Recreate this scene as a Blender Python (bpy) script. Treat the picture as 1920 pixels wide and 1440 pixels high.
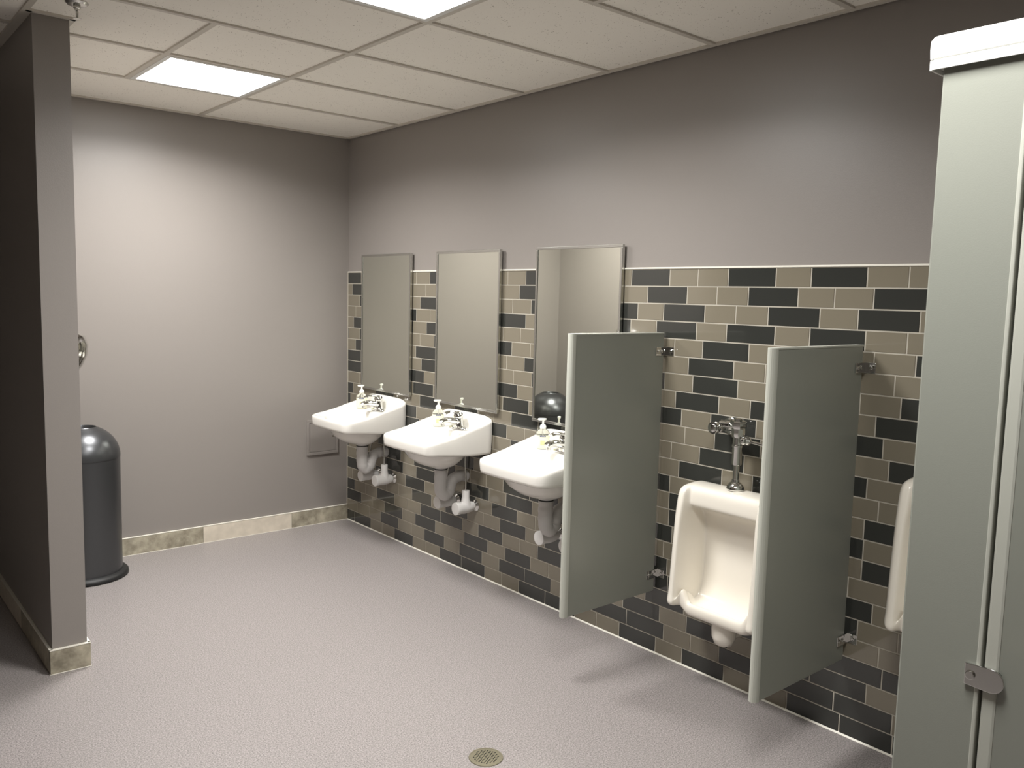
import bpy, bmesh, math, random
from mathutils import Vector, Matrix
random.seed(11)
PI = math.pi
sin, cos = math.sin, math.cos
C = bpy.context.scene.collection
for o in list(bpy.data.objects):
    bpy.data.objects.remove(o)

# ---------------------------------------------------------------- camera, world, exposure
cam_data = bpy.data.cameras.new('camera')
cam = bpy.data.objects.new('camera', cam_data); C.objects.link(cam)
RX = Vector((0.7649876, -0.6435792, 0.0244888)); UX = Vector((0.0477446, 0.0945882, 0.9943709)); FX = Vector((0.6422729, 0.7595123, -0.1030862))
cam.matrix_world = Matrix(((RX.x, UX.x, -FX.x, -2.9887), (RX.y, UX.y, -FX.y, -5.3668), (RX.z, UX.z, -FX.z, 1.6453), (0, 0, 0, 1)))
cam_data.sensor_width = 36.0
cam_data.lens = 36.0 * 1578.2 / 1920
cam_data.clip_start = 0.02
bpy.context.scene.camera = cam
world = bpy.data.worlds.new('world'); bpy.context.scene.world = world
world.use_nodes = True
world.node_tree.nodes['Background'].inputs[0].default_value = (0.9, 0.95, 1, 1)
world.node_tree.nodes['Background'].inputs[1].default_value = 0.0
vs = bpy.context.scene.view_settings
vs.view_transform = 'Standard'; vs.look = 'None'; vs.gamma = 1.0; vs.use_curve_mapping = False
vs.exposure = 1.6
PANEL_STRENGTH = 4.0
LAMP_WATTS = 17.0
LAMP_SPREAD = math.radians(155)

H = 2.712          # ceiling height
TP = 0.07767       # tile course pitch
GX, GY, G = -1.045, -0.666, 0.6096

# ---------------------------------------------------------------- materials
def s2l(c):
    return tuple(((v/255)/12.92 if v/255 <= 0.04045 else ((v/255+0.055)/1.055)**2.4) for v in c)

def mat(name, rgb, rough=0.5, metal=0.0, coat=0.0, bump=None, spec=0.5, noise=None, ior=None, trans=0.0):
    m = bpy.data.materials.new(name); m.use_nodes = True
    nt = m.node_tree; b = nt.nodes['Principled BSDF']
    col = s2l(rgb) + (1,)
    b.inputs['Base Color'].default_value = col
    b.inputs['Roughness'].default_value = rough
    b.inputs['Metallic'].default_value = metal
    b.inputs['Specular IOR Level'].default_value = spec
    if coat:
        b.inputs['Coat Weight'].default_value = coat
        b.inputs['Coat Roughness'].default_value = 0.04
    if trans:
        b.inputs['Transmission Weight'].default_value = trans
    if ior: b.inputs['IOR'].default_value = ior
    if noise or bump:
        tc = nt.nodes.new('ShaderNodeTexCoord')
    if noise:   # (scale, amount, detail)
        n = nt.nodes.new('ShaderNodeTexNoise'); n.inputs['Scale'].default_value = noise[0]; n.inputs['Detail'].default_value = noise[2]
        nt.links.new(tc.outputs['Object'], n.inputs['Vector'])
        r = nt.nodes.new('ShaderNodeValToRGB')
        r.color_ramp.elements[0].position = 0.3; r.color_ramp.elements[1].position = 0.7
        a = noise[1]
        r.color_ramp.elements[0].color = tuple(min(1, v*(1-a)) for v in col[:3]) + (1,)
        r.color_ramp.elements[1].color = tuple(min(1, v*(1+a)) for v in col[:3]) + (1,)
        nt.links.new(n.outputs['Fac'], r.inputs['Fac']); nt.links.new(r.outputs['Color'], b.inputs['Base Color'])
    if bump:    # (scale, strength, distance)
        n = nt.nodes.new('ShaderNodeTexNoise'); n.inputs['Scale'].default_value = bump[0]; n.inputs['Detail'].default_value = 3
        nt.links.new(tc.outputs['Object'], n.inputs['Vector'])
        bp = nt.nodes.new('ShaderNodeBump'); bp.inputs['Strength'].default_value = bump[1]; bp.inputs['Distance'].default_value = bump[2]
        nt.links.new(n.outputs['Fac'], bp.inputs['Height']); nt.links.new(bp.outputs['Normal'], b.inputs['Normal'])
    return m

M = {}
M['paint'] = mat('grey_paint', (139, 133, 128), 0.36, bump=(260, 0.12, 0.002), spec=0.45)
M['floor'] = mat('speckled_sheet_floor', (140, 134, 132), 0.36, bump=(500, 0.1, 0.001), noise=(190, 0.5, 3), spec=0.4)
M['grout'] = mat('pale_grout', (176, 170, 157), 0.8)
M['tile_light'] = mat('taupe_glass_tile', (124, 117, 102), 0.12, coat=0.6, spec=0.5)
M['tile_dark'] = mat('charcoal_glass_tile', (52, 53, 50), 0.1, coat=0.6, spec=0.5)
M['trim_white'] = mat('white_tile_trim', (226, 222, 210), 0.45)
M['porcelain'] = mat('white_porcelain', (238, 235, 228), 0.12, coat=0.5)
M['porcelain_cream'] = mat('cream_porcelain', (238, 232, 220), 0.12, coat=0.5)
M['chrome'] = mat('chrome', (215, 215, 212), 0.07, metal=1.0)
M['steel'] = mat('brushed_steel', (205, 205, 200), 0.25, metal=1.0)
M['mirror'] = mat('mirror_glass', (236, 238, 228), 0.015, metal=1.0)
M['panel'] = mat('grey_powder_coat', (140, 142, 133), 0.3, bump=(420, 0.12, 0.001), spec=0.45)
M['panel_gloss'] = mat('grey_gloss_powder_coat', (134, 136, 127), 0.13, coat=0.5)
M['panel_edge'] = mat('pale_panel_edge', (178, 179, 169), 0.4)
M['headrail'] = mat('white_headrail_paint', (228, 228, 224), 0.4)
M['pvc'] = mat('white_pipe_cover', (222, 220, 217), 0.45)
M['pvc_grey'] = mat('grey_white_pipe_cover', (190, 187, 184), 0.5)
M['black'] = mat('black_rubber', (24, 24, 24), 0.55)
M['hole'] = mat('dark_void', (6, 6, 6), 0.9)
M['bin'] = mat('gunmetal_paint', (88, 89, 91), 0.32, metal=0.8, bump=(60, 0.05, 0.002))
M['tgrid'] = mat('ceiling_grid_metal', (205, 199, 188), 0.5)
M['drain'] = mat('nickel_drain', (150, 144, 124), 0.35, metal=0.7)
M['soap'] = mat('pale_yellow_soap', (246, 245, 212), 0.15, coat=0.5)
M['clear'] = mat('clear_plastic', (235, 235, 225), 0.06, trans=0.85, ior=1.35)
M['pump'] = mat('white_pump_plastic', (240, 240, 236), 0.3)
M['navy'] = mat('navy_print', (38, 44, 104), 0.5)
M['print'] = mat('white_print', (240, 240, 240), 0.5)
M['label_pale'] = mat('pale_label_print', (216, 220, 160), 0.5)

# speckled mineral-fibre ceiling tile
def ceiling_mat():
    m = bpy.data.materials.new('mineral_fibre_tile'); m.use_nodes = True
    nt = m.node_tree; b = nt.nodes['Principled BSDF']; b.inputs['Roughness'].default_value = 0.9
    b.inputs['Specular IOR Level'].default_value = 0.1
    tc = nt.nodes.new('ShaderNodeTexCoord')
    v = nt.nodes.new('ShaderNodeTexVoronoi'); v.inputs['Scale'].default_value = 85; v.inputs['Randomness'].default_value = 1
    n = nt.nodes.new('ShaderNodeTexNoise'); n.inputs['Scale'].default_value = 30
    nt.links.new(tc.outputs['Object'], v.inputs['Vector']); nt.links.new(tc.outputs['Object'], n.inputs['Vector'])
    mul = nt.nodes.new('ShaderNodeMath'); mul.operation = 'MULTIPLY_ADD'; mul.inputs[1].default_value = 0.5; mul.inputs[2].default_value = -0.13
    nt.links.new(n.outputs['Fac'], mul.inputs[0])
    lt = nt.nodes.new('ShaderNodeMath'); lt.operation = 'LESS_THAN'
    nt.links.new(v.outputs['Distance'], lt.inputs[0]); nt.links.new(mul.outputs[0], lt.inputs[1])
    mx = nt.nodes.new('ShaderNodeMix'); mx.data_type = 'RGBA'
    mx.inputs[6].default_value = s2l((248, 244, 235)) + (1,); mx.inputs[7].default_value = s2l((178, 170, 158)) + (1,)
    nt.links.new(lt.outputs[0], mx.inputs[0]); nt.links.new(mx.outputs[2], b.inputs['Base Color'])
    return m
M['ceiling'] = ceiling_mat()

def stone_mat():   # mottled stone-look base tiles, 24 inch long, each with a tone of its own
    m = bpy.data.materials.new('stone_base_tile'); m.use_nodes = True
    nt = m.node_tree; b = nt.nodes['Principled BSDF']; b.inputs['Roughness'].default_value = 0.4
    tc = nt.nodes.new('ShaderNodeTexCoord')
    n = nt.nodes.new('ShaderNodeTexNoise'); n.inputs['Scale'].default_value = 13; n.inputs['Detail'].default_value = 7; n.inputs['Roughness'].default_value = 0.65
    nt.links.new(tc.outputs['Object'], n.inputs['Vector'])
    r = nt.nodes.new('ShaderNodeValToRGB')
    r.color_ramp.elements[0].position = 0.32; r.color_ramp.elements[1].position = 0.68
    r.color_ramp.elements[0].color = s2l((124, 117, 101)) + (1,); r.color_ramp.elements[1].color = s2l((188, 180, 160)) + (1,)
    nt.links.new(n.outputs['Fac'], r.inputs['Fac']); nt.links.new(r.outputs['Color'], b.inputs['Base Color'])
    return m
M['stone'] = stone_mat()
M['stone_pale'] = mat('cream_stone_base_tile', (208, 198, 182), 0.4, noise=(16, 0.1, 6))

def emit_mat(name, strength, rgb=(1, 0.985, 0.96)):
    m = bpy.data.materials.new(name); m.use_nodes = True
    b = m.node_tree.nodes['Principled BSDF']
    b.inputs['Base Color'].default_value = (0.8, 0.8, 0.8, 1)
    b.inputs['Emission Color'].default_value = rgb + (1,)
    b.inputs['Emission Strength'].default_value = strength
    return m
M['glow'] = emit_mat('lit_led_diffuser', PANEL_STRENGTH)

# ---------------------------------------------------------------- mesh helpers
def obj(name, geo, m, parent=None, smooth=False, bevel=None, subsurf=0, autos=None):
    """geo: (verts, faces[, mat_indices]); links ONE mesh object"""
    me = bpy.data.meshes.new(name)
    me.from_pydata([tuple(v) for v in geo[0]], [], geo[1])
    mats = m if isinstance(m, (list, tuple)) else [m]
    for k in mats: me.materials.append(M[k] if isinstance(k, str) else k)
    if len(geo) > 2:
        for p, i in zip(me.polygons, geo[2]): p.material_index = i
    bm = bmesh.new(); bm.from_mesh(me)
    bmesh.ops.recalc_face_normals(bm, faces=bm.faces)
    bm.to_mesh(me); bm.free()
    if smooth:
        for p in me.polygons: p.use_smooth = True
    o = bpy.data.objects.new(name, me); C.objects.link(o)
    if parent: o.parent = parent
    if bevel:
        b = o.modifiers.new('bevel', 'BEVEL'); b.width = bevel; b.segments = 2; b.limit_method = 'ANGLE'; b.angle_limit = 0.7
    if subsurf:
        s = o.modifiers.new('subsurf', 'SUBSURF'); s.levels = subsurf; s.render_levels = subsurf
    if autos is not None:
        me.set_sharp_from_angle(angle=autos)
    return o

class Geo:
    def __init__(s): s.v = []; s.f = []; s.m = []
    def add(s, v, f, mi=0):
        n = len(s.v); s.v += [tuple(a) for a in v]; s.f += [tuple(i+n for i in q) for q in f]; s.m += [mi]*len(f); return s
    def box(s, x0, x1, y0, y1, z0, z1, mi=0):
        return s.add([(x0,y0,z0),(x1,y0,z0),(x1,y1,z0),(x0,y1,z0),(x0,y0,z1),(x1,y0,z1),(x1,y1,z1),(x0,y1,z1)],
                     [(0,3,2,1),(4,5,6,7),(0,1,5,4),(1,2,6,5),(2,3,7,6),(3,0,4,7)], mi)
    def lathe(s, prof, n=32, axis='z', c=(0,0,0), mi=0, caps=(True, True)):
        v = []; f = []
        for r, h in prof:
            for k in range(n):
                a = 2*PI*k/n; p = (r*cos(a), r*sin(a), h)
                if axis == 'x': p = (h, p[0], p[1])
                elif axis == 'y': p = (p[0], h, p[1])
                v.append((p[0]+c[0], p[1]+c[1], p[2]+c[2]))
        for i in range(len(prof)-1):
            for k in range(n):
                f.append((i*n+k, i*n+(k+1) % n, (i+1)*n+(k+1) % n, (i+1)*n+k))
        if caps[0]: f.append(tuple(range(n))[::-1])
        if caps[1]: f.append(tuple((len(prof)-1)*n+k for k in range(n)))
        return s.add(v, f, mi)
    def tube(s, pts, rad, n=16, mi=0, caps=True, flat=1.0):
        pts = [Vector(p) for p in pts]
        rads = rad if isinstance(rad, (list, tuple)) else [rad]*len(pts)
        v = []; f = []; up = None
        for i, p in enumerate(pts):
            t = (pts[min(i+1, len(pts)-1)]-pts[max(i-1, 0)]).normalized()
            if up is None:
                up = Vector((0, 0, 1)) if abs(t.z) < 0.9 else Vector((0, 1, 0))
            a = t.cross(up)
            if a.length < 1e-4: a = t.cross(Vector((1, 0, 0)))
            a.normalize(); b = a.cross(t).normalized(); up = b
            for k in range(n):
                w = 2*PI*k/n
                v.append(p+a*(rads[i]*cos(w))+b*(rads[i]*flat*sin(w)))
        for i in range(len(pts)-1):
            for k in range(n):
                f.append((i*n+k, i*n+(k+1) % n, (i+1)*n+(k+1) % n, (i+1)*n+k))
        if caps: f.append(tuple(range(n))[::-1]); f.append(tuple((len(pts)-1)*n+k for k in range(n)))
        return s.add(v, f, mi)
    def prism(s, poly, ax, a0, a1, mi=0):
        """poly of 2D points in the plane normal to axis ax, extruded a0..a1"""
        n = len(poly); v = []
        for a in (a0, a1):
            for u, w in poly:
                v.append((a, u, w) if ax == 'x' else (u, a, w) if ax == 'y' else (u, w, a))
        f = [tuple(range(n))[::-1], tuple(range(n, 2*n))] + [(i, (i+1) % n, (i+1) % n+n, i+n) for i in range(n)]
        return s.add(v, f, mi)
    def loft(s, rings, cap0=True, cap1=True, mi=0):
        n = len(rings[0]); v = [p for r in rings for p in r]; f = []
        for i in range(len(rings)-1):
            for k in range(n):
                f.append((i*n+k, i*n+(k+1) % n, (i+1)*n+(k+1) % n, (i+1)*n+k))
        if cap0: f.append(tuple(range(n))[::-1])
        if cap1: f.append(tuple((len(rings)-1)*n+k for k in range(n)))
        return s.add(v, f, mi)
    @property
    def g(s): return (s.v, s.f, s.m)

def smooth_path(pts, n=8):
    pts = [Vector(p) for p in pts]; out = []
    P = [pts[0]*2-pts[1]]+pts+[pts[-1]*2-pts[-2]]
    for i in range(1, len(P)-2):
        for k in range(n):
            t = k/n
            out.append(0.5*((2*P[i])+(-P[i-1]+P[i+1])*t+(2*P[i-1]-5*P[i]+4*P[i+1]-P[i+2])*t*t+(-P[i-1]+3*P[i]-3*P[i+1]+P[i+2])*t**3))
    out.append(pts[-1]); return out

def thing(name, label, cat, loc, group=None, rotz=0):
    o = bpy.data.objects.new(name, None); C.objects.link(o)
    o.empty_display_size = 0.05
    o.location = loc; o.rotation_euler = (0, 0, rotz)
    tag(o, label, cat, group); return o
def tag(o, label, cat, group=None):
    o['label'] = label; o['category'] = cat
    if group: o['group'] = group
def struct(name, geo, m, parent=None, **k):
    o = obj(name, geo, m, parent, **k)
    if parent is None: o['kind'] = 'structure'
    return o
def copy_tree(o, parent=None):
    c = o.copy(); C.objects.link(c)
    if parent: c.parent = parent
    for ch in list(o.children): copy_tree(ch, c)
    return c

# ================================================================= THE ROOM
XL, YB = -4.3, -7.6      # far side wall of the entry passage, wall behind the camera
g = Geo().box(XL-0.1, 0.1, YB-0.1, 0.1, -0.1, 0.0)
struct('floor', g.g, 'floor')

# ceiling boards with recessed reveals
g = Geo().box(XL-0.1, 0.1, YB-0.1, 0.1, H+0.007, H+0.1)
ceil_o = struct('ceiling', g.g, 'ceiling')
# exposed grid
g = Geo(); bw = 0.012
z0, z1 = H-0.001, H+0.0071
ys = [0.0] + [GY-k*G for k in range(0, 12)]
for y in ys[1:]:
    if y > YB: g.box(XL, 0.0, y-bw, y+bw, z0, z1)
for x in (GX, GX-2*G, GX-4*G):
    g.box(x-bw, x+bw, YB, 0, z0-0.0006, z1)
for (ka, kb) in ((1, 2), (2, 3), (4, 5), (8, 9)):
    g.box(GX-G-bw, GX-G+bw, ys[kb], ys[ka], z0-0.0003, z1)
g.box(-0.734-bw, -0.734+bw, ys[6], ys[5], z0-0.0003, z1)
# wall angle around the edge
g.box(-0.022, 0.0, YB, 0, z0-0.0009, z1); g.box(XL, 0, -0.022, 0, z0-0.0009, z1)
g.box(XL, XL+0.022, YB, 0, z0-0.0009, z1); g.box(XL, 0, YB, YB+0.022, z0-0.0009, z1)
g.box(-2.262, -2.24, -1.52, 0, z0-0.0009, z1); g.box(-2.105, -2.083, -1.52, 0, z0-0.0009, z1); g.box(-2.262, -2.083, -1.524, -1.502, z0-0.0009, z1)
struct('ceiling_grid', g.g, 'tgrid', ceil_o)

# walls
g = Geo().box(0.006, 0.12, YB-0.1, 0.12, 0.0, H+0.007)
wall_right = struct('wall_right', g.g, 'paint')
g = Geo().box(XL-0.1, 0.006, 0.0, 0.12, 0.0, H+0.007)
struct('wall_back', g.g, 'paint')
g = Geo().box(XL-0.1, 0.12, YB-0.1, YB, 0.0, H+0.007)
struct('wall_front', g.g, 'paint')
g = Geo().box(XL-0.12, XL, YB-0.1, 0.12, 0.0, H+0.007)
struct('wall_left', g.g, 'paint')
g = Geo().box(-2.24, -2.105, -1.502, 0.0, 0.0, H+0.007)
struct('wall_partition', g.g, 'paint')

# glass tile wainscot: every tile a bevelled slab over a grout bed
ROWS = '''107D 334D 485L 642L 868D 1018L 1171L 1397D 1626D 1781L 1930L 2149D 2379D 2533L 2687L 2917D 3072L 3300D 3454L 3607L 3835D 4042D 4272D 4426L 4656D 4810L 4964L 5119L 5349D 5503L 5733D 5887L 6041L 6196L 6300L
146L 311L 463L 690D 846L 998L 1217D 1374L 1597D 1755L 1977D 2192D 2347L 2501L 2732D 2962D 3117L 3270L 3538D 3806D 4036D 4190L 4344L 4499L 4653L 4807L 4962L 5191D 5346L 5576D 5730L 5884L 6038L 6268D 6300L
203D 359L 512L 737D 891L 1119D 1272L 1420L 1648D 1806L 2023D 2170L 2323L 2552D 2705L 2934D 3090L 3315D 3470L 3701D 3932D 4086L 4316D 4470L 4700D 4854L 5084D 5239L 5393L 5623D 5777L 6007D 6161L 6300L
108D 262L 415L 639D 799L 951L 1173D 1399D 1556L 1781D 1932L 2080L 2308D 2461L 2690D 2843L 3071D 3224L 3452D 3606L 3759L 3987D 4217D 4371L 4525L 4755D 4910L 5064L 5294D 5448L 5678D 5832L 5986L 6141L 6300D
75L 229L 383L 538L 692L 850L 1071D 1223L 1449D 1601L 1755L 1978D 2132L 2361D 2590D 2744L 2974D 3203D 3357L 3586D 3815D 3969L 4123L 4278L 4432L 4586L 4816D 4970L 5125L 5354D 5509L 5663L 5817L 6047D 6201L 6300L
4L 234D 388L 618D 772L 995D 1148L 1300L 1528D 1680L 1903D 2054L 2206L 2359L 2586D 2738L 2965D 3118L 3272L 3500D 3654L 3882D 4036L 4191L 4345L 4499L 4729D 4883L 5113D 5267L 5422L 5652D 5806L 5960L 6114L 6269L 6300L
127L 356D 511L 740D 895L 1121D 1273L 1424L 1650D 1804L 2026D 2179L 2407D 2560L 2788D 2941L 3095L 3323D 3552D 3705L 3934D 4088L 4243L 4397L 4551L 4781D 4935L 5165D 5319L 5474L 5704D 5858L 6088D 6242L 6300D
19D 174L 328L 482L 712D 868L 1094D 1319D 1471L 1622L 1776L 2002D 2229D 2381L 2533L 2759D 2986D 3140L 3295L 3449L 3603L 3833D 3987L 4217D 4371L 4526L 4680L 4834L 5064D 5218L 5448D 5603L 5757L 5987D 6141L 6295L 6300L
117L 271L 425L 655D 809L 964L 1118L 1272L 1502D 1656L 1811L 2040D 2195L 2425D 2579L 2809D 2963L 3192D 3346L 3575D 3728L 3882L 4112D 4266L 4420L 4575L 4805D 4959L 5189D 5343L 5497L 5652L 5881D 6036L 6190L 6300L
54D 208L 436D 590L 819D 1048D 1201L 1430D 1659D 1813L 2041D 2195L 2424D 2653D 2806L 2960L 3190D 3344L 3498L 3653L 3883D 4037L 4267D 4421L 4651D 4805L 5035D 5189L 5419D 5573L 5803D 5957L 6112L 6266L 6300L
75L 229L 384L 538L 692L 922D 1074L 1300D 1526D 1678L 1830L 2055D 2207L 2432D 2583L 2735L 2960D 3114L 3343D 3497L 3726D 3880L 4110D 4264L 4494D 4648L 4878D 5032L 5187L 5341L 5571D 5725L 5879L 6034L 6188L 6300D
41D 195L 350L 504L 658L 888D 1090L 1247L 1404L 1561L 1795D 1947L 2099L 2325D 2478L 2630L 2856D 3008L 3240D 3392L 3622D 3776L 3930L 4085L 4239L 4469D 4623L 4853D 5007L 5162L 5316L 5470L 5700D 5854L 6009L 6238D 6300L
78D 232L 387L 617D 772L 926L 1151D 1302L 1528D 1679L 1832L 2057D 2282D 2433L 2585L 2810D 2961L 3117L 3347D 3500L 3653L 3881D 4035L 4190L 4344L 4498L 4652L 4807L 4961L 5115L 5270L 5424L 5578L 5808D 5962L 6192D 6300L
8L 162L 315L 468L 695D 848L 1073D 1225L 1451D 1603L 1756L 1977D 2128L 2354D 2505L 2656L 2882D 3033L 3193L 3422D 3575L 3804D 3957L 4187D 4341L 4571D 4725L 4880L 5034L 5264D 5418L 5572L 5727L 5956D 6111L 6265L 6300L
210D 363L 516L 743D 971D 1123L 1348D 1500L 1651L 1877D 2029L 2180L 2406D 2632D 2784L 3010D 3168L 3396D 3549L 3703L 3931D 4085L 4315D 4469L 4624L 4854D 5008L 5238D 5392L 5622D 5776L 5930L 6085L 6300D
180D 407D 559L 787D 939L 1164D 1315L 1466L 1691D 1842L 1996L 2221D 2445D 2596L 2821D 2972L 3206D 3363L 3591D 3744L 3897L 4127D 4281L 4511D 4665L 4895D 5049L 5204L 5358L 5512L 5742D 5896L 6051L 6280D 6300L
110L 339D 492L 721D 874L 1099D 1251L 1477D 1628L 1780L 1930L 2155D 2379D 2530L 2680L 2905D 3063L 3297D 3450L 3679D 3832L 3985L 4215D 4369L 4523L 4753D 4908L 5137D 5292L 5446L 5676D 5830L 5984L 6139L 6300D
11D 165L 391D 617D 769L 921L 1075L 1299D 1449L 1599L 1823D 1977L 2129L 2354D 2506L 2658L 2883D 3035L 3272D 3425L 3577L 3804D 3957L 4111L 4266L 4420L 4650D 4804L 5034D 5188L 5342L 5497L 5651L 5805L 6035D 6189L 6300L
81L 307D 459L 612L 838D 990L 1216D 1368L 1593D 1745L 1893L 2045L 2197L 2423D 2650D 2802L 2954L 3107L 3342D 3495L 3722D 3875L 4027L 4257D 4411L 4565L 4795D 4950L 5179D 5334L 5488L 5718D 5872L 6026L 6256D 6300L
110L 264L 417L 646D 875D 1028L 1179L 1405D 1556L 1708L 1933D 2085L 2310D 2462L 2688D 2844L 3070D 3227L 3459D 3612L 3837D 3991L 4145L 4300L 4454L 4608L 4838D 4992L 5222D 5376L 5606D 5760L 5990D 6145L 6300D
11L 165L 390D 542L 767D 918L 1143D 1294L 1444L 1669D 1820L 1975L 2200D 2352L 2503L 2728D 2882L 3110D 3269L 3423L 3650D 3803L 4031D 4185L 4415D 4569L 4724L 4954D 5108L 5262L 5416L 5646D 5800L 6030D 6185L 6300L
59L 287D 440L 592L 820D 973L 1124L 1275L 1499D 1724D 1875L 2101D 2253L 2480D 2632L 2784L 3011D 3169L 3325L 3553D 3706L 3858L 4088D 4242L 4396L 4551L 4705L 4935D 5089L 5319D 5473L 5628L 5782L 5936L 6166D 6300L
181D 334L 488L 716D 869L 1020L 1246D 1397L 1623D 1774L 1926L 2152D 2378D 2530L 2682L 2910D 3065L 3222L 3450D 3604L 3829D 3982L 4136L 4366D 4520L 4675L 4829L 4983L 5138L 5292L 5446L 5601L 5830D 5985L 6139L 6293L 6300L'''.split('\n')
g = Geo().box(0.0012, 0.0068, YB, 0.0, 0.0, 23*TP, 2)
gap = 0.0017
for r, line in enumerate(ROWS):
    y0 = 0.0
    for tk in line.split():
        y1 = int(tk[:-1])/1000; mi = 0 if tk[-1] == 'L' else 1
        a, b = -y1+gap, -y0-gap
        c, d = r*TP+gap, (r+1)*TP-gap
        y0 = y1
        if b-a < 0.004: continue
        e = 0.0018; xo, xi = -0.0006, 0.0022
        v = [(xi, a, c), (xi, b, c), (xi, b, d), (xi, a, d), (xo, a+e, c+e), (xo, b-e, c+e), (xo, b-e, d-e), (xo, a+e, d-e)]
        g.add(v, [(4, 5, 6, 7), (0, 1, 5, 4), (1, 2, 6, 5), (2, 3, 7, 6), (3, 0, 4, 7)], mi)
obj('tile_wainscot', g.g, ['tile_light', 'tile_dark', 'grout'], wall_right)
g = Geo().box(-0.004, 0.0062, YB, -0.0005, 23*TP, 23*TP+0.008)
struct('trim_1', g.g, 'trim_white', bevel=0.002)
g = Geo().prism([(-0.0065, 0.0), (0.001, 0.0), (0.001, 0.007)], 'y', YB, 0.0)
struct('trim_2', g.g, 'trim_white')
g = Geo().box(-0.004, 0.001, -0.005, 0.001, 0.0, 23*TP)
struct('trim_3', g.g, 'grout')

# stone-look base tiles on the back wall, around the partition and along the hidden walls
def base_run(name, boxes, mats, tops):
    g = Geo()
    for bx, mi in zip(boxes, mats): g.box(*bx, mi)
    for bx in tops: g.box(*bx, 2)
    return struct(name, g.g, ['stone', 'stone_pale', 'trim_white'], bevel=0.0015)
segs = [0.0, -0.438, -1.055, -1.67, -2.095]
bx = []; tp = []
for i in range(4):
    bx.append((segs[i+1]+0.001, segs[i]-0.001, -0.010, 0.001, 0.003, 0.109))
base_run('baseboard_back', bx, [0, 1, 0, 1], [(-2.095, -0.001, -0.0112, 0.001, 0.109, 0.114), (-2.095, -0.001, -0.0125, 0.0, 0.0, 0.003)])
pb = []
pb.append((-2.252, -2.093, -1.515, -1.5015, 0.003, 0.104))
for i, (a, b) in enumerate(((-1.514, -0.9), (-0.9, -0.29), (-0.29, -0.001))):
    pb.append((-2.252, -2.2395, a+0.001, b-0.001, 0.003, 0.104))
    pb.append((-2.1055, -2.093, a+0.001, b-0.012, 0.003, 0.104))
base_run('baseboard_partition', pb, [0, 0, 0, 1, 1, 0, 0],
         [(-2.2535, -2.0915, -1.5165, -1.5015, 0.104, 0.109), (-2.2535, -2.2395, -1.515, -0.001, 0.104, 0.109), (-2.1055, -2.0915, -1.515, -0.012, 0.104, 0.109),
          (-2.2545, -2.0905, -1.5175, -1.5015, 0.0, 0.003)])
bx = [(XL-0.001, XL+0.012, YB+0.61*k+0.001, min(-0.001, YB+0.61*(k+1)-0.001), 0.0, 0.105) for k in range(13)]
base_run('baseboard_left', bx, [k % 2 for k in range(13)], [(XL-0.001, XL+0.0135, YB, -0.001, 0.105, 0.11)])

# recessed access panel low on the back wall
t = thing('access_panel', 'small grey square access panel low on the back wall behind the farthest sink', 'access panel', (-0.20, 0.0, 0.50))
g = Geo()
for b in ((-0.122, 0.122, -0.010, -0.0005, 0.0, 0.02), (-0.122, 0.122, -0.010, -0.0005, 0.232, 0.252), (-0.122, -0.102, -0.010, -0.0005, 0.02, 0.232), (0.102, 0.122, -0.010, -0.0005, 0.02, 0.232)): g.box(*b)
obj('frame', g.g, 'paint', t, bevel=0.002)
obj('panel_door', Geo().box(-0.0995, 0.0995, -0.0075, -0.0005, 0.0225, 0.2295).g, 'paint', t, bevel=0.001)
obj('latch', Geo().lathe([(0.006, -0.009), (0.006, -0.0070)], 16, 'y', (0.08, 0, 0.125)).g, 'steel', t)

# ================================================================= CEILING LIGHTS, SPRINKLER
def ceiling_light():
    t = thing('ceiling_light', '', 'ceiling light', (0, 0, 0))
    g = Geo(); a, f = 0.2925, 0.024; za, zb = -0.0025, 0.0065
    g.box(-a, a, -a, -a+f, za, zb); g.box(-a, a, a-f, a, za, zb); g.box(-a, -a+f, -a+f, a-f, za, zb); g.box(a-f, a, -a+f, a-f, za, zb)
    obj('frame', g.g, 'headrail', t, bevel=0.001)
    r = 0.02; n = 5; hw = a-f+0.001; poly = []
    for cx, cy, a0 in ((hw-r, hw-r, 0), (-hw+r, hw-r, PI/2), (-hw+r, -hw+r, PI), (hw-r, -hw+r, 1.5*PI)):
        for k in range(n+1): poly.append((cx+r*cos(a0+k*PI/2/n), cy+r*sin(a0+k*PI/2/n)))
    obj('diffuser', Geo().prism(poly, 'z', -0.0015, 0.004).g, 'glow', t)
    ld = bpy.data.lights.new('panel_lamp', 'AREA'); ld.shape = 'SQUARE'; ld.size = 2*hw; ld.energy = LAMP_WATTS; ld.spread = LAMP_SPREAD; ld.color = (1, 0.985, 0.96)
    lo = bpy.data.objects.new('panel_lamp', ld); C.objects.link(lo); lo.parent = t; lo.location = (0, 0, -0.004)
    return t
cl = ceiling_light()
spots = [(GX-G/2, GY-G/2, 'square lit ceiling panel light nearest the back wall'),
         (GX-G/2, GY-3.5*G, 'large square lit ceiling panel light cut by the top edge, in front of the sinks'),
         (GX-1.5*G, GY-6.5*G, 'square lit ceiling panel light over the aisle in front of the stall')]
for i, (x, y, lab) in enumerate(spots):
    o = cl if i == 0 else copy_tree(cl)
    o.location = (x, y, H-0.001); tag(o, lab, 'ceiling light', 'ceiling panel lights')
    if i == 2:      # the aisle fixture is the dimmer one
        for ch in o.children:
            if ch.type == 'LIGHT': ch.data = ch.data.copy(); ch.data.energy *= 0.6

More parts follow.
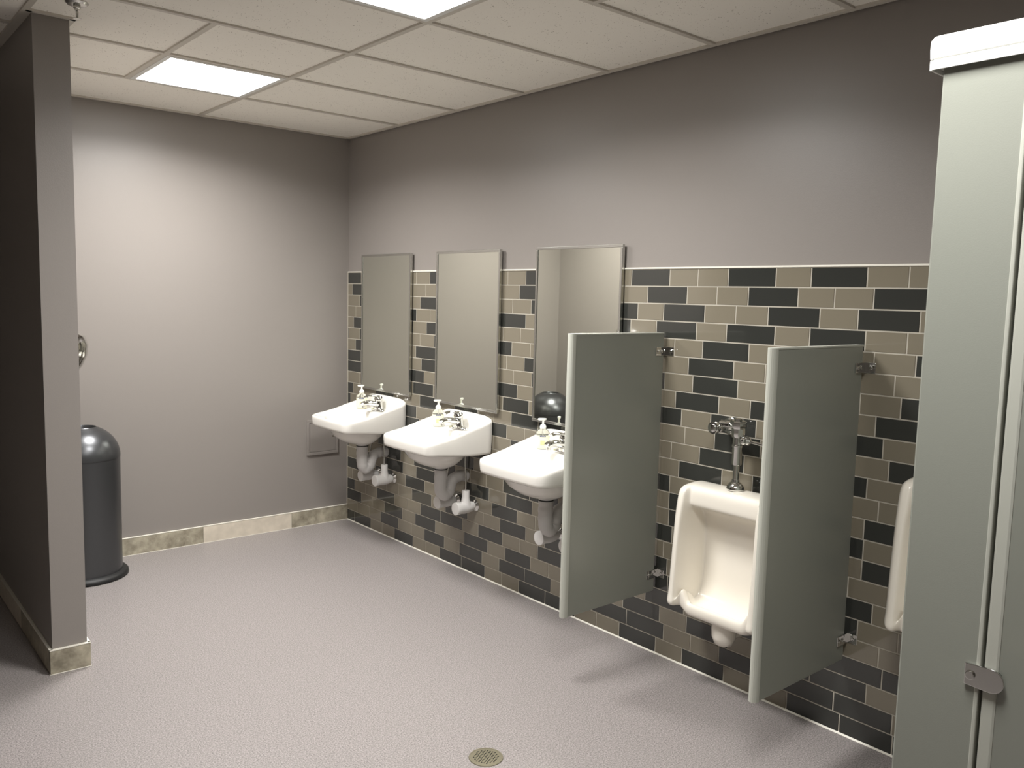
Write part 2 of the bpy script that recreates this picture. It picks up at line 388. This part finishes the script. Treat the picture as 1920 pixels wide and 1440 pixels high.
t = thing('fire_sprinkler', 'small metal pendent fire sprinkler in the ceiling above the partition wall end', 'sprinkler', (-2.13, -1.735, H))
obj('escutcheon', Geo().lathe([(0.04, 0.007), (0.041, 0.003), (0.034, -0.004), (0.016, -0.007)], 32).g, 'steel', t, smooth=True, autos=0.6)
obj('sprinkler_body', Geo().lathe([(0.013, -0.006), (0.013, -0.016), (0.009, -0.02), (0.009, -0.026)], 16).g, 'steel', t)
g = Geo()
for s in (-1, 1): g.tube(smooth_path([(0, s*0.007, -0.024), (0, s*0.013, -0.034), (0, s*0.009, -0.048), (0, 0, -0.054)], 4), 0.0022, 8)
g.tube([(0, 0, -0.024), (0, 0, -0.053)], 0.0025, 8)
obj('frame_arms', g.g, 'steel', t)
obj('deflector', Geo().lathe([(0.015, -0.054), (0.015, -0.0555)], 16).g, 'steel', t)

# ================================================================= MIRRORS
def wall_mirror():
    t = thing('wall_mirror', '', 'mirror', (0, 0, 0))
    w, h, f = 0.305, 0.4575, 0.014
    # stainless channel frame standing off the tiles
    g = Geo()
    for (ya, yb, za, zb) in ((-w, w, h-f, h), (-w, w, -h, -h+f), (-w, -w+f, -h+f, h-f), (w-f, w, -h+f, h-f)):
        g.box(-0.026, -0.009, ya, yb, za, zb)
    obj('frame', g.g, 'steel', t, bevel=0.0015)
    obj('mirror_glass', Geo().box(-0.022, -0.018, -w+f-0.001, w-f+0.001, -h+f-0.001, h-f+0.001).g, 'mirror', t)
    obj('backing', Geo().box(-0.0175, -0.0008, -w+0.05, w-0.05, -h+0.04, h-0.04).g, 'black', t)
    return t
mir = wall_mirror()
for i, (y, lab) in enumerate(((-0.535, 'framed rectangular mirror nearest the back corner, above the farthest sink'),
                              (-1.43, 'framed rectangular mirror in the middle, above the middle sink'),
                              (-2.338, 'framed rectangular mirror reflecting the trash can, above the nearest sink'))):
    o = mir if i == 0 else copy_tree(mir)
    o.location = (0, y, 1.447); tag(o, lab, 'mirror', 'wall mirrors above the sinks')

# ================================================================= SINKS
def smoothstep(a, b, x):
    t = max(0, min(1, (x-a)/(b-a))); return t*t*(3-2*t)
def sink_geo():
    W, D = 0.25, 0.455
    N = 96
    # outer outline, counter-clockwise, centre (-0.2, 0)
    out = []
    cx = -0.205
    for k in range(N):
        a = 2*PI*k/N; dx, dy = cos(a), sin(a)
        lo, hi = 0.0, 0.6
        def inside(r):
            x, y = cx+dx*r, dy*r
            if x > 0: return False
            # the front corners are well rounded, the front edge a little bowed
            wy = W*(1-0.03*smoothstep(0.2, 0.455, -x))
            u = max(0, (-x-(D-0.085)))/0.085; v = max(0, abs(y)-(wy-0.045))/0.045
            bow = 0.010*(1-(y/W)**2)
            u = max(0, (-x-(D-0.065)-bow))/0.055
            return (u**2.2+v**2.2) < 1 if (u > 0 and v > 0) else (abs(y) < wy and -x < D-0.010+bow)
        for _ in range(40):
            m = (lo+hi)/2
            if inside(m): lo = m
            else: hi = m
        out.append((cx+dx*lo, dy*lo))
    def rim(x, y):
        ax = -x
        z = 0.957-0.262*ax-0.02*sin(PI*min(1, ax/0.455))
        k = smoothstep(0.2, 0.0, ax)
        z += k*(0.008*(1-(y/W)**2) - 0.016*max(0, (abs(y)-0.17)/0.08)**2)
        return z
    def skirt(x): return 0.749+0.022*smoothstep(0.1, 0.45, -x)
    def plat(x, y): return min(0.866, rim(x, y)-0.010)
    rings = []
    def ring_scaled(s, zf, keepback=False):
        r = []
        for (x, y) in out:
            X, Y = cx+(x-cx)*s, y*s
            if keepback and x > -0.002: X = -0.0008
            r.append((min(X, -0.0008), Y, zf(X, Y, x, y)))
        return r
    def ring_ell(c, rx, ry, zf, e=2.0, mixo=0.0):
        r = []
        for k in range(N):
            a = 2*PI*k/N; ca, sa = cos(a), sin(a)
            q = 1/(abs(ca)**e+abs(sa)**e)**(1/e)
            X, Y = c+rx*ca*q, ry*sa*q
            r.append((X, Y, zf(X, Y)))
        return r
    # underside from the drain outwards
    rings.append(ring_ell(-0.187, 0.02, 0.02, lambda x, y: 0.652))
    rings.append(ring_ell(-0.188, 0.045, 0.05, lambda x, y: 0.653))
    rings.append(ring_ell(-0.20, 0.08, 0.09, lambda x, y: 0.665))
    rings.append(ring_ell(-0.215, 0.118, 0.128, lambda x, y: 0.685))
    rings.append(ring_ell(-0.225, 0.148, 0.162, lambda x, y: 0.716, 2.3))
    rings.append(ring_ell(-0.232, 0.162, 0.182, lambda x, y: 0.752, 2.6))
    rings.append(ring_scaled(0.92, lambda X, Y, x, y: skirt(x)+0.006))
    rings.append(ring_scaled(0.955, lambda X, Y, x, y: skirt(x)-0.001))
    rings.append(ring_scaled(0.978, lambda X, Y, x, y: skirt(x)+0.003, True))
    rings.append(ring_scaled(0.99, lambda X, Y, x, y: skirt(x)+0.016, True))
    rings.append(ring_scaled(1.0, lambda X, Y, x, y: (rim(x, y)+skirt(x))/2+0.01, True))
    rings.append(ring_scaled(1.0, lambda X, Y, x, y: rim(x, y)-0.014, True))
    rings.append(ring_scaled(0.993, lambda X, Y, x, y: rim(x, y)-0.004, True))
    rings.append(ring_scaled(0.975, lambda X, Y, x, y: rim(x, y), False))
    rings.append(ring_scaled(0.945, lambda X, Y, x, y: rim(x, y)-0.001))
    rings.append(ring_scaled(0.92, lambda X, Y, x, y: rim(x, y)*0.7+plat(X, Y)*0.3))
    rings.append(ring_scaled(0.89, lambda X, Y, x, y: rim(x, y)*0.12+plat(X, Y)*0.88))
    rings.append(ring_scaled(0.86, lambda X, Y, x, y: plat(X, Y)-0.001))
    bc = -0.272
    rings.append(ring_ell(bc, 0.143, 0.190, lambda x, y: plat(x, y)-0.004, 2.4))
    rings.append(ring_ell(bc, 0.134, 0.180, lambda x, y: plat(x, y)-0.016, 2.4))
    rings.append(ring_ell(bc, 0.122, 0.166, lambda x, y: 0.790, 2.3))
    rings.append(ring_ell(bc, 0.105, 0.142, lambda x, y: 0.755, 2.2))
    rings.append(ring_ell(bc+0.01, 0.075, 0.1, lambda x, y: 0.728))
    rings.append(ring_ell(bc+0.03, 0.04, 0.05, lambda x, y: 0.715))
    rings.append(ring_ell(bc+0.04, 0.019, 0.019, lambda x, y: 0.709))
    return Geo().loft(rings, True, True)

def make_sink():
    t = thing('wall_sink', '', 'sink', (0, 0, 0))
    obj('basin', sink_geo().g, 'porcelain', t, smooth=True)
    obj('drain_strainer', Geo().lathe([(0.022, 0.7085), (0.021, 0.7125), (0.012, 0.7105)], 24, 'z', (-0.232, 0, 0)).g, 'chrome', t, smooth=True)
    # centreset lever faucet
    g = Geo(); zb = 0.8655
    # oval deck plate
    def oval(hw, hd, z, e=2.6, c=-0.066):
        r = []
        for k in range(32):
            a = 2*PI*k/32; ca, sa = cos(a), sin(a); q = 1/(abs(ca)**e+abs(sa)**e)**(1/e)
            r.append((c+hd*ca*q, hw*sa*q, z))
        return r
    g.loft([oval(0.077, 0.026, zb), oval(0.078, 0.027, zb+0.004), oval(0.074, 0.024, zb+0.013), oval(0.045, 0.021, zb+0.02)])
    # body and spout sweep
    g.loft([oval(0.042, 0.026, zb+0.008, 2.2), oval(0.035, 0.028, zb+0.025, 2.1), oval(0.030, 0.028, zb+0.05, 2), oval(0.027, 0.027, zb+0.066, 2)])
    # spout: rectangular-ish tapered arm
    pts = smooth_path([(-0.055, 0, zb+0.034), (-0.10, 0, zb+0.048), (-0.145, 0, zb+0.058), (-0.178, 0, zb+0.055), (-0.193, 0, zb+0.046)], 5)
    n = len(pts)
    g.tube(pts, [0.030-0.011*i/(n-1) for i in range(n)], 20, flat=0.72)
    f = obj('faucet', g.g, 'chrome', t, smooth=True, autos=0.9)
    g = Geo().lathe([(0.0275, zb+0.067), (0.030, zb+0.073), (0.029, zb+0.084), (0.022, zb+0.097), (0.008, zb+0.103)], 28, 'z', (-0.066, 0, 0))
    pts = smooth_path([(-0.062, 0, zb+0.088), (-0.095, 0, zb+0.1), (-0.135, 0, zb+0.105), (-0.168, 0, zb+0.098)], 5); n = len(pts)
    g.tube(pts, [0.022-0.005*i/(n-1) for i in range(n)], 16, flat=0.4)
    obj('faucet_handle', g.g, 'chrome', f, smooth=True, autos=0.9)
    obj('aerator', Geo().lathe([(0.011, zb+0.028), (0.0115, zb+0.045)], 18, 'z', (-0.18, 0, 0)).g, 'steel', f)
    # wrapped drain pipe with trap
    g = Geo()
    g.lathe([(0.040, 0.6555), (0.037, 0.640)], 24, 'z', (-0.187, 0, 0))
    obj('drain_tailpiece', g.g, 'pvc', t)
    pts = smooth_path([(-0.187, 0, 0.645), (-0.187, 0, 0.60), (-0.188, 0, 0.55), (-0.184, 0, 0.510), (-0.158, 0, 0.484), (-0.130, 0, 0.503), (-0.118, 0, 0.538), (-0.092, 0, 0.573), (-0.05, 0, 0.583), (-0.0015, 0, 0.580)], 6)
    n = len(pts); rad = []
    for i in range(n):
        u = i/(n-1); rad.append(0.0372-0.001*smoothstep(0.15, 0.3, u)+0.0012*sin(u*60) - 0.003*smoothstep(0.6, 0.8, u))
    dp = obj('drain_pipe_cover', Geo().tube(pts, rad, 24).g, 'pvc_grey', t, smooth=True, autos=1.0)
    g = Geo()
    g.lathe([(0.0365, 0.638), (0.0398, 0.639), (0.0398, 0.6445), (0.0365, 0.6455)], 28, 'z', (-0.187, 0, 0))
    obj('clamp_ring', g.g, 'black', dp)
    return t

def make_valve():      # wrapped angle stop: rubber tee cover, chrome escutcheon, flexible riser
    t = thing('supply_valve', '', 'valve', (0, 0, 0))
    g = Geo()
    g.lathe([(0.024, -0.022), (0.028, -0.03), (0.034, -0.06), (0.036, -0.09), (0.034, -0.115), (0.036, -0.128), (0.0375, -0.146), (0.036, -0.152), (0.030, -0.153)], 28, 'x')
    g.lathe([(0.036, 0.0), (0.033, 0.018), (0.026, 0.038), (0.022, 0.06), (0.0225, 0.098), (0.021, 0.101)], 24, 'z', (-0.078, 0, 0))
    obj('valve_cover', g.g, 'pvc', t, smooth=True, autos=0.8)
    obj('escutcheon', Geo().lathe([(0.034, -0.001), (0.034, -0.006), (0.024, -0.014), (0.014, -0.024)], 28, 'x').g, 'chrome', t, smooth=True, autos=0.7)
    pts = smooth_path([(-0.078, 0, 0.095), (-0.078, 0.002, 0.16), (-0.073, 0.016, 0.24), (-0.066, 0.03, 0.335)], 6)
    obj('riser_tube', Geo().tube(pts, 0.0048, 10).g, 'steel', t, smooth=True)
    return t
def mirror_riser(t):   # the left-hand valve curves its riser the other way
    for ch in t.children:
        if ch.name.startswith('riser'): ch.scale = (1, -1, 1)

sink = make_sink(); valve = make_valve()
sy = (-0.535, -1.432, -2.338)
slab = ('white wall-hung sink farthest away, by the back corner', 'white wall-hung sink in the middle of the three', 'white wall-hung sink nearest the urinal screens')
vside = (('farthest', 'farthest sink'), ('middle', 'middle sink'), ('nearest', 'nearest sink'))
first = True
for i, y in enumerate(sy):
    o = sink if i == 0 else copy_tree(sink)
    o.location = (0, y, 0); tag(o, slab[i], 'sink', 'wall-hung sinks under the mirrors')
    for s in (-1, 1):
        v = valve if first else copy_tree(valve); first = False
        v.location = (0, y-0.1 if s < 0 else y+0.085, 0.418)
        if s > 0: mirror_riser(v)
        tag(v, 'white wrapped supply valve under the %s, %s its drain pipe' % (vside[i][1], 'to the right of' if s < 0 else 'partly hidden behind'), 'valve', 'wrapped supply valves under the sinks')

# ================================================================= SOAP BOTTLES
def text_mesh(name, body, size, m, parent, loc, rot):
    cu = bpy.data.curves.new(name, 'FONT'); cu.body = body; cu.size = size; cu.align_x = 'CENTER'; cu.align_y = 'CENTER'; cu.extrude = 0.00015
    tmp = bpy.data.objects.new('tmp', cu); C.objects.link(tmp)
    dg = bpy.context.evaluated_depsgraph_get()
    me = bpy.data.meshes.new_from_object(tmp.evaluated_get(dg)); me.name = name
    me.materials.clear(); me.materials.append(M[m])
    bpy.data.objects.remove(tmp)
    o = bpy.data.objects.new(name, me); C.objects.link(o); o.parent = parent; o.location = loc; o.rotation_euler = rot
    return o
def make_soap():
    t = thing('soap_bottle', '', 'soap bottle', (0, 0, 0))
    def sec(hw, hd, z, e=2.5):
        r = []
        for k in range(32):
            a = 2*PI*k/32; ca, sa = cos(a), sin(a); q = 1/(abs(ca)**e+abs(sa)**e)**(1/e)
            r.append((hw*ca*q, hd*sa*q, z))
        return r
    b = Geo().loft([sec(0.030, 0.019, 0.0), sec(0.034, 0.022, 0.004), sec(0.034, 0.022, 0.025), sec(0.0355, 0.023, 0.05), sec(0.037, 0.0235, 0.072)])
    body = obj('bottle_body', b.g, 'soap', t, smooth=True, autos=0.8)
    s = Geo().loft([sec(0.037, 0.0235, 0.0721), sec(0.035, 0.0225, 0.083), sec(0.026, 0.018, 0.096, 2.2), sec(0.015, 0.014, 0.104, 2)])
    obj('bottle_shoulder', s.g, 'clear', t, smooth=True, autos=0.8)
    obj('dip_tube', Geo().tube([(0, 0, 0.074), (0, 0, 0.103)], 0.003, 8).g, 'pump', t)
    g = Geo().lathe([(0.0155, 0.104), (0.0165, 0.106), (0.0165, 0.117), (0.012, 0.124), (0.0055, 0.128), (0.0055, 0.148)], 24)
    # pump head with its nozzle
    g.loft([[(-0.008+0.017*cos(2*PI*k/20), 0.0065*sin(2*PI*k/20), 0.147) for k in range(20)],
            [(-0.006+0.024*cos(2*PI*k/20), 0.009*sin(2*PI*k/20), 0.153) for k in range(20)],
            [(-0.004+0.020*cos(2*PI*k/20), 0.008*sin(2*PI*k/20), 0.158) for k in range(20)]])
    obj('pump', g.g, 'pump', t, smooth=True, autos=0.8)
    lb = obj('brand_patch', Geo().box(-0.015, 0.015, -0.0245, -0.0232, 0.064, 0.0715).g, 'navy', t, bevel=0.001)
    text_mesh('lettering', 'softsoap', 0.0066, 'print', lb, (0, -0.0246, 0.0678), (PI/2, 0, 0))
    obj('label', Geo().box(-0.012, 0.012, -0.0236, -0.0225, 0.022, 0.044).g, 'label_pale', t, bevel=0.001)
    return t
soap = make_soap()
for i, (x, y) in enumerate(((-0.098, -0.37), (-0.107, -1.285), (-0.078, -2.182))):
    o = soap if i == 0 else copy_tree(soap)
    o.location = (x, y, 0.8665); o.rotation_euler = (0, 0, (-0.62, -0.6, -0.72)[i])
    tag(o, ('pale yellow pump soap bottle on the farthest sink', 'pale yellow pump soap bottle on the middle sink', 'pale yellow pump soap bottle on the nearest sink')[i], 'soap bottle', 'soap bottles on the sinks')

# ================================================================= URINALS
def make_urinal():
    t = thing('urinal', '', 'urinal', (0, 0, 0))
    # side profile (x, z) for the wings (W) and for the bowl section (B), point for point
    Wp = [(0,.868),(-.05,.880),(-.11,.878),(-.155,.874),(-.180,.866),(-.193,.850),(-.200,.82),(-.205,.79),(-.210,.75),(-.214,.70),(-.219,.62),(-.224,.54),(-.229,.47),(-.231,.44),(-.233,.42),(-.235,.405),(-.237,.395),(-.238,.388),(-.239,.381),(-.238,.373),(-.233,.365),(-.222,.360),(-.19,.358),(-.15,.355),(-.08,.352),(0,.35)]
    Bp = [(0,.868),(-.05,.880),(-.11,.878),(-.146,.874),(-.160,.866),(-.166,.850),(-.167,.82),(-.166,.795),(-.155,.784),(-.10,.780),(-.055,.74),(-.045,.62),(-.048,.50),(-.055,.44),(-.072,.395),(-.10,.368),(-.135,.357),(-.158,.362),(-.170,.374),(-.182,.380),(-.194,.376),(-.199,.360),(-.196,.335),(-.18,.320),(-.10,.312),(0,.31)]
    cols = [-.208, -.207, -.201, -.192, -.182, -.174, -.168, -.163, -.158, -.152, -.142, -.130, -.112, -.08, -.04, 0]
    cols += [-c for c in cols[-2::-1]]
    v = []; f = []; n = len(Wp)
    def bl(i, a):   # blend from wing to bowl
        return smoothstep(0.171, 0.157, a)
    for y in cols:
        a = abs(y)
        for i in range(n):
            k = bl(i, a)
            x = Wp[i][0]*(1-k)+Bp[i][0]*k; z = Wp[i][1]*(1-k)+Bp[i][1]*k
            # round the outer edges
            e = max(0, (a-0.189)/0.019)
            zc, xc = 0.62, 0
            x = x*(1-0.09*e*e) if x < -0.02 else x
            z = zc+(z-zc)*(1-0.045*e*e)
            # narrower towards the top
            yy = y*1.06*(0.985+0.015*smoothstep(0.9, 0.5, z))
            # the lip sweeps up at both sides to meet the wings
            if 16 <= i <= 21: z += 0.055*smoothstep(0.125, 0.158, a)*k
            if i in (22, 23): z += 0.02*smoothstep(0.125, 0.158, a)*k
            v.append((min(x, -0.0008), yy, z))
    m = len(cols)
    for c in range(m-1):
        for i in range(n-1):
            f.append((c*n+i, c*n+i+1, (c+1)*n+i+1, (c+1)*n+i))
        f.append((c*n+n-1, c*n, (c+1)*n, (c+1)*n+n-1))
    f.append(tuple(range(n))); f.append(tuple((m-1)*n+i for i in range(n))[::-1])
    obj('urinal_body', (v, f), 'porcelain_cream', t, smooth=True, subsurf=2)
    g = Geo().lathe([(0.05, 0.32), (0.052, 0.295), (0.050, 0.262), (0.038, 0.232), (0.018, 0.222)], 28, 'z', (-0.115, 0, 0))
    g.tube([(-0.11, 0, 0.275), (-0.0008, 0, 0.275)], 0.036, 20)
    obj('trap_outlet', g.g, 'porcelain_cream', t, smooth=True, autos=0.9)
    # chrome flush valve
    X = -0.088
    g = Geo()
    g.lathe([(0.034, 0.879), (0.036, 0.884), (0.033, 0.896), (0.022, 0.910), (0.016, 0.913), (0.0155, 0.922), (0.0125, 0.923), (0.0125, 0.985)], 28, 'z', (X, 0, 0))
    g.lathe([(0.0195, 0.984), (0.0205, 0.988), (0.0205, 1.055), (0.022, 1.058), (0.022, 1.066), (0.0195, 1.068), (0.0195, 1.10)], 28, 'z', (X, 0, 0))
    g.lathe([(0.024, 1.098), (0.027, 1.104), (0.029, 1.118), (0.028, 1.135)], 10, 'z', (X, 0, 0))
    g.lathe([(0.031, 1.134), (0.034, 1.138), (0.0345, 1.158), (0.030, 1.165), (0.018, 1.167), (0.017, 1.174), (0.010, 1.176)], 8, 'z', (X, 0, 0))
    fv = obj('flush_valve', g.g, 'chrome', t, smooth=True, autos=0.6)
    g = Geo()
    g.lathe([(0.020, 0.02), (0.020, 0.032), (0.024, 0.034), (0.024, 0.048), (0.017, 0.050), (0.017, 0.085)], 20, 'y', (X, 0, 1.142))
    g.lathe([(0.022, -0.0), (0.024, 0.004), (0.024, 0.012), (0.018, 0.016), (0.018, 0.088)], 20, 'x', (-0.09, 0.098, 1.126))
    g.lathe([(0.024, -0.128), (0.026, -0.124), (0.026, -0.108), (0.020, -0.104), (0.020, -0.09)], 20, 'x', (0, 0.098, 1.126))
    g.lathe([(0.012, -0.136), (0.017, -0.134), (0.018, -0.127)], 16, 'x', (0, 0.098, 1.126))
    g.lathe([(0.036, -0.001), (0.036, -0.007), (0.025, -0.014)], 24, 'x', (0, 0.098, 1.126))
    obj('control_stop', g.g, 'chrome', fv, smooth=True, autos=0.6)
    g = Geo()
    g.lathe([(0.017, -0.016), (0.019, -0.024), (0.019, -0.036), (0.016, -0.040), (0.018, -0.05), (0.014, -0.056), (0.009, -0.06)], 20, 'y', (X, 0, 1.088))
    g.tube([(X, -0.058, 1.088), (X-0.003, -0.14, 1.082)], [0.006, 0.0075], 12)
    obj('flush_handle', g.g, 'chrome', fv, smooth=True, autos=0.6)
    return t
ur = make_urinal()
ur.location = (0, -3.372, 0); tag(ur, 'white wall-hung urinal between the two grey screens', 'urinal', 'urinals on the tiled wall')
u2 = copy_tree(ur); u2.location = (0, -4.302, 0.192)
tag(u2, 'higher-mounted white urinal mostly hidden behind the tall stall pilaster', 'urinal', 'urinals on the tiled wall')

# ================================================================= URINAL SCREENS
def bracket(name, parent, x_wall, y, z):
    """chromed ear bracket holding a panel edge: wall flange + two-sided clip"""
    g = Geo(); h = 0.019
    g.box(x_wall-0.004, x_wall-0.0008, y-0.055, y-0.015, z-h, z+h)
    g.box(x_wall-0.030, x_wall-0.003, y-0.0185, y-0.0155, z-h, z+h)
    g.box(x_wall-0.078, x_wall-0.028, y-0.0195, y-0.0155, z-h, z+h)
    g.box(x_wall-0.078, x_wall-0.003, y+0.0155, y+0.0185, z-h, z+h)
    for xx in (-0.042, -0.064):
        g.lathe([(0.0065, -0.024), (0.0065, -0.0195)], 12, 'y', (x_wall+xx, y, z))
    g.lathe([(0.0065, -0.0075), (0.0065, -0.004)], 12, 'x', (x_wall, y-0.038, z))
    return obj(name, g.g, 'chrome', parent, bevel=0.0012)
def make_screen():
    t = thing('urinal_screen', '', 'urinal screen', (0, 0, 0))
    x0, x1, z0, z1, th = -0.600, -0.022, 0.305, 1.502, 0.0145
    g = Geo().box(x0+0.012, x1, -th, th, z0, z1-0.006)
    obj('panel', g.g, 'panel', t, bevel=0.003)
    g = Geo()
    r = []
    for z in (z0-0.001, z1-0.0005):
        rg = []
        for a in (0, 22, 45, 68, 90, 112, 135, 158, 180):
            w = math.radians(a); rg.append((x0+0.013-0.016*sin(w), (th+0.0015)*cos(w), z))
        rg.append((x0+0.024, -th-0.0015, z)); rg.append((x0+0.024, th+0.0015, z))
        r.append(rg)
    g.loft(r)
    g.box(x0+0.02, x1, -th-0.001, th+0.001, z1-0.0065, z1)
    obj('edge_moulding', g.g, 'panel_edge', t, bevel=0.001)
    bracket('bracket', t, 0.0, 0.0, 1.418); bracket('bracket', t, 0.0, 0.0, 0.388)
    return t
sc = make_screen()
for i, (y, lab) in enumerate(((-2.897, 'grey urinal screen between the nearest sink and the urinal'), (-3.83, 'grey urinal screen on the right side of the urinal, nearer the stall'))):
    o = sc if i == 0 else copy_tree(sc)
    o.location = (0, y, 0); tag(o, lab, 'urinal screen', 'grey panels beside the urinals')

# ================================================================= TOILET STALL
SX = -1.45           # outer face of the stall front
t = thing('toilet_stall', 'tall grey toilet stall front with white headrail at the right edge', 'toilet stall', (SX, -4.8, 0))
tx = lambda x: x-SX
ty = lambda y: y+4.8
def lb(g, x0, x1, y0, y1, z0, z1): return g.box(tx(x0), tx(x1), ty(y0), ty(y1), z0, z1)
PZ = 2.062
pil = obj('pilaster', lb(Geo(), SX, SX+0.032, -4.825, -4.686, 0.012, PZ).g, 'panel', t, bevel=0.004)
obj('pilaster_shoe', lb(Geo(), SX-0.003, SX+0.035, -4.828, -4.683, 0.0, 0.08).g, 'steel', t, bevel=0.002)
# headrail: extruded cap with a chamfered top and a fine groove
prof = [(-0.008, 0.0), (-0.010, 0.0), (-0.010, 0.016), (-0.0075, 0.0175), (-0.010, 0.019), (-0.012, 0.030), (-0.012, 0.048), (0.002, 0.060), (0.032, 0.060), (0.044, 0.048), (0.044, 0.0), (0.034, 0.0), (0.034, 0.006), (-0.004, 0.006)]
g = Geo().prism([(p[0], p[1]+PZ-0.006) for p in prof], 'y', ty(-7.58), ty(-4.672))
obj('headrail', g.g, 'headrail', t, bevel=0.0008)
g = Geo().prism([(p[0]*1.04-0.0005, p[1]+PZ-0.007) for p in prof[1:11]], 'y', ty(-4.6719), ty(-4.668))
obj('headrail_end_cap', g.g, 'headrail', t)
# door
DY0, DY1 = -5.46, -4.8305
door = obj('door', lb(Geo(), SX+0.004, SX+0.030, DY0, DY1-0.012, 0.15, 1.98).g, 'panel_gloss', t, bevel=0.003)
g = Geo()
lb(g, SX+0.0015, SX+0.032, DY1-0.025, DY1, 0.15, 1.98)
obj('door_edge', g.g, 'panel_edge', door, bevel=0.005)
g = lb(Geo(), SX-0.0012, SX+0.0332, -4.8265, -4.819, 0.09, PZ-0.004)
obj('pilaster_edge', g.g, 'panel_edge', pil, bevel=0.002)
obj('pilaster', lb(Geo(), SX, SX+0.032, -5.66, -5.47, 0.012, PZ).g, 'panel', t, bevel=0.004)
obj('side_panel', lb(Geo(), SX+0.034, -0.03, -4.80, -4.775, 0.30, 1.78).g, 'panel', t, bevel=0.003)
# chrome strike plate wrapped from pilaster to door
g = Geo(); zc = 1.008
k = []
plate = []
for (y, z) in ((-4.803, -0.019), (-4.838, -0.021)): plate.append((ty(y), zc+z))
for a in range(-90, 91, 15):
    plate.append((ty(-4.846)-0.021*cos(math.radians(a)), zc+0.021*sin(math.radians(a))))
plate += [(ty(-4.838), zc+0.021), (ty(-4.803), zc+0.019)]
g.prism(plate, 'x', -0.0055, -0.0015)
g.lathe([(0.0075, -0.010), (0.0085, -0.0055)], 16, 'x', (0, ty(-4.813), zc))
g.box(-0.002, 0.01, ty(-4.8335), ty(-4.8285), zc-0.018, zc+0.018)
obj('door_keeper', g.g, 'chrome', t, bevel=0.001)
g = Geo().lathe([(0.009, -0.0015), (0.009, 0.0035)], 16, 'x', (0, ty(-4.852), zc+0.008))
obj('rubber_bumper', g.g, 'black', t)

# ================================================================= TRASH CAN
t = thing('trash_can', 'dark grey round dome-topped trash can standing by the back wall', 'trash can', (-1.81, -0.245, 0))
g = Geo().lathe([(0.19, 0.028), (0.19, 0.685)], 64)
obj('can_body', g.g, 'bin', t, smooth=True, autos=0.6)
dome = [(0.1915, 0.686), (0.1915, 0.692)]
for k in range(13):
    a = math.radians(68*k/12); dome.append((0.192*cos(a), 0.692+0.178*sin(a)))
dome.append((0.070, 0.860)); dome.append((0.066, 0.852)); dome.append((0.064, 0.80))
obj('dome_lid', Geo().lathe(dome, 64, caps=(False, False)).g, 'bin', t, smooth=True, autos=0.7)
obj('inner_liner', Geo().lathe([(0.06, 0.70), (0.0635, 0.80)], 32, caps=(True, False)).g, 'hole', t)
obj('base_ring', Geo().lathe([(0.216, 0.0), (0.222, 0.006), (0.221, 0.020), (0.212, 0.030), (0.191, 0.036)], 64, caps=(True, True)).g, 'black', t, smooth=True, autos=0.9)

# ================================================================= HAND DRYER on the partition
t = thing('hand_dryer', 'rounded chrome hand dryer seen edge-on beside the partition wall', 'hand dryer', (-2.105, -0.90, 1.315))
rings = []
zz = [(-0.118, 0.30), (-0.112, 0.48), (-0.09, 0.66), (-0.05, 0.84), (0, 0.97), (0.05, 1.0), (0.09, 0.93), (0.112, 0.76), (0.124, 0.5), (0.128, 0.3)]
for z, s in zz:
    rg = []
    for k in range(25):
        a = -PI/2+PI*k/24
        rg.append((0.0008+0.178*s*max(0.0, cos(a))**0.6, 0.125*(0.45+0.55*s)*sin(a), z))
    rings.append(rg)
obj('cover', Geo().loft(rings).g, 'chrome', t, smooth=True, autos=0.8)
obj('nozzle', Geo().lathe([(0.024, -0.14), (0.026, -0.115)], 24, 'z', (0.06, 0, 0)).g, 'chrome', t)
obj('back_plate', Geo().box(0.0005, 0.006, -0.115, 0.115, -0.12, 0.13).g, 'black', t, bevel=0.002)

# ================================================================= FLOOR DRAIN
t = thing('floor_drain', 'round perforated metal floor drain in the speckled floor', 'drain', (-1.185, -3.14, 0))
g = Geo(); R0 = 0.057; p = 0.0098; rh = 0.0031; z = 0.0022; n = 8
def cell(cx, cy):
    v = []
    for k in range(n):
        a = 2*PI*k/n+PI/n*0; v.append((cx+rh*cos(a), cy+rh*sin(a), z))
    for k in range(n):
        a = 2*PI*k/n; m = max(abs(cos(a)), abs(sin(a))); v.append((cx+p/2*cos(a)/m, cy+p/2*sin(a)/m, z))
    g.add(v, [(k, (k+1) % n, n+(k+1) % n, n+k) for k in range(n)])
filled = set()
for i in range(-6, 7):
    for j in range(-6, 7):
        if math.hypot((abs(i)+0.5)*p, (abs(j)+0.5)*p) < R0-0.003: cell(i*p, j*p); filled.add((i, j))
# solid margin between the holes and the rim
for i in range(-7, 8):
    for j in range(-7, 8):
        if (i, j) in filled: continue
        sub = 4
        for a in range(sub):
            for b in range(sub):
                cx, cy = (i-0.5+(a+0.5)/sub)*p, (j-0.5+(b+0.5)/sub)*p; q = p/sub/2
                if math.hypot(cx, cy) < R0-0.001: g.add([(cx-q, cy-q, z), (cx+q, cy-q, z), (cx+q, cy+q, z), (cx-q, cy+q, z)], [(0, 1, 2, 3)])
o = obj('strainer_plate', g.g, 'drain', t); o.rotation_euler = (0, 0, 0.5)
obj('rim', Geo().lathe([(0.0555, 0.0005), (0.0555, 0.0026), (0.061, 0.0026), (0.0625, 0.0004)], 48, caps=(False, False)).g, 'drain', t, smooth=True, autos=0.5)
obj('sump', Geo().lathe([(0.056, 0.0004), (0.056, 0.0009)], 48).g, 'hole', t)
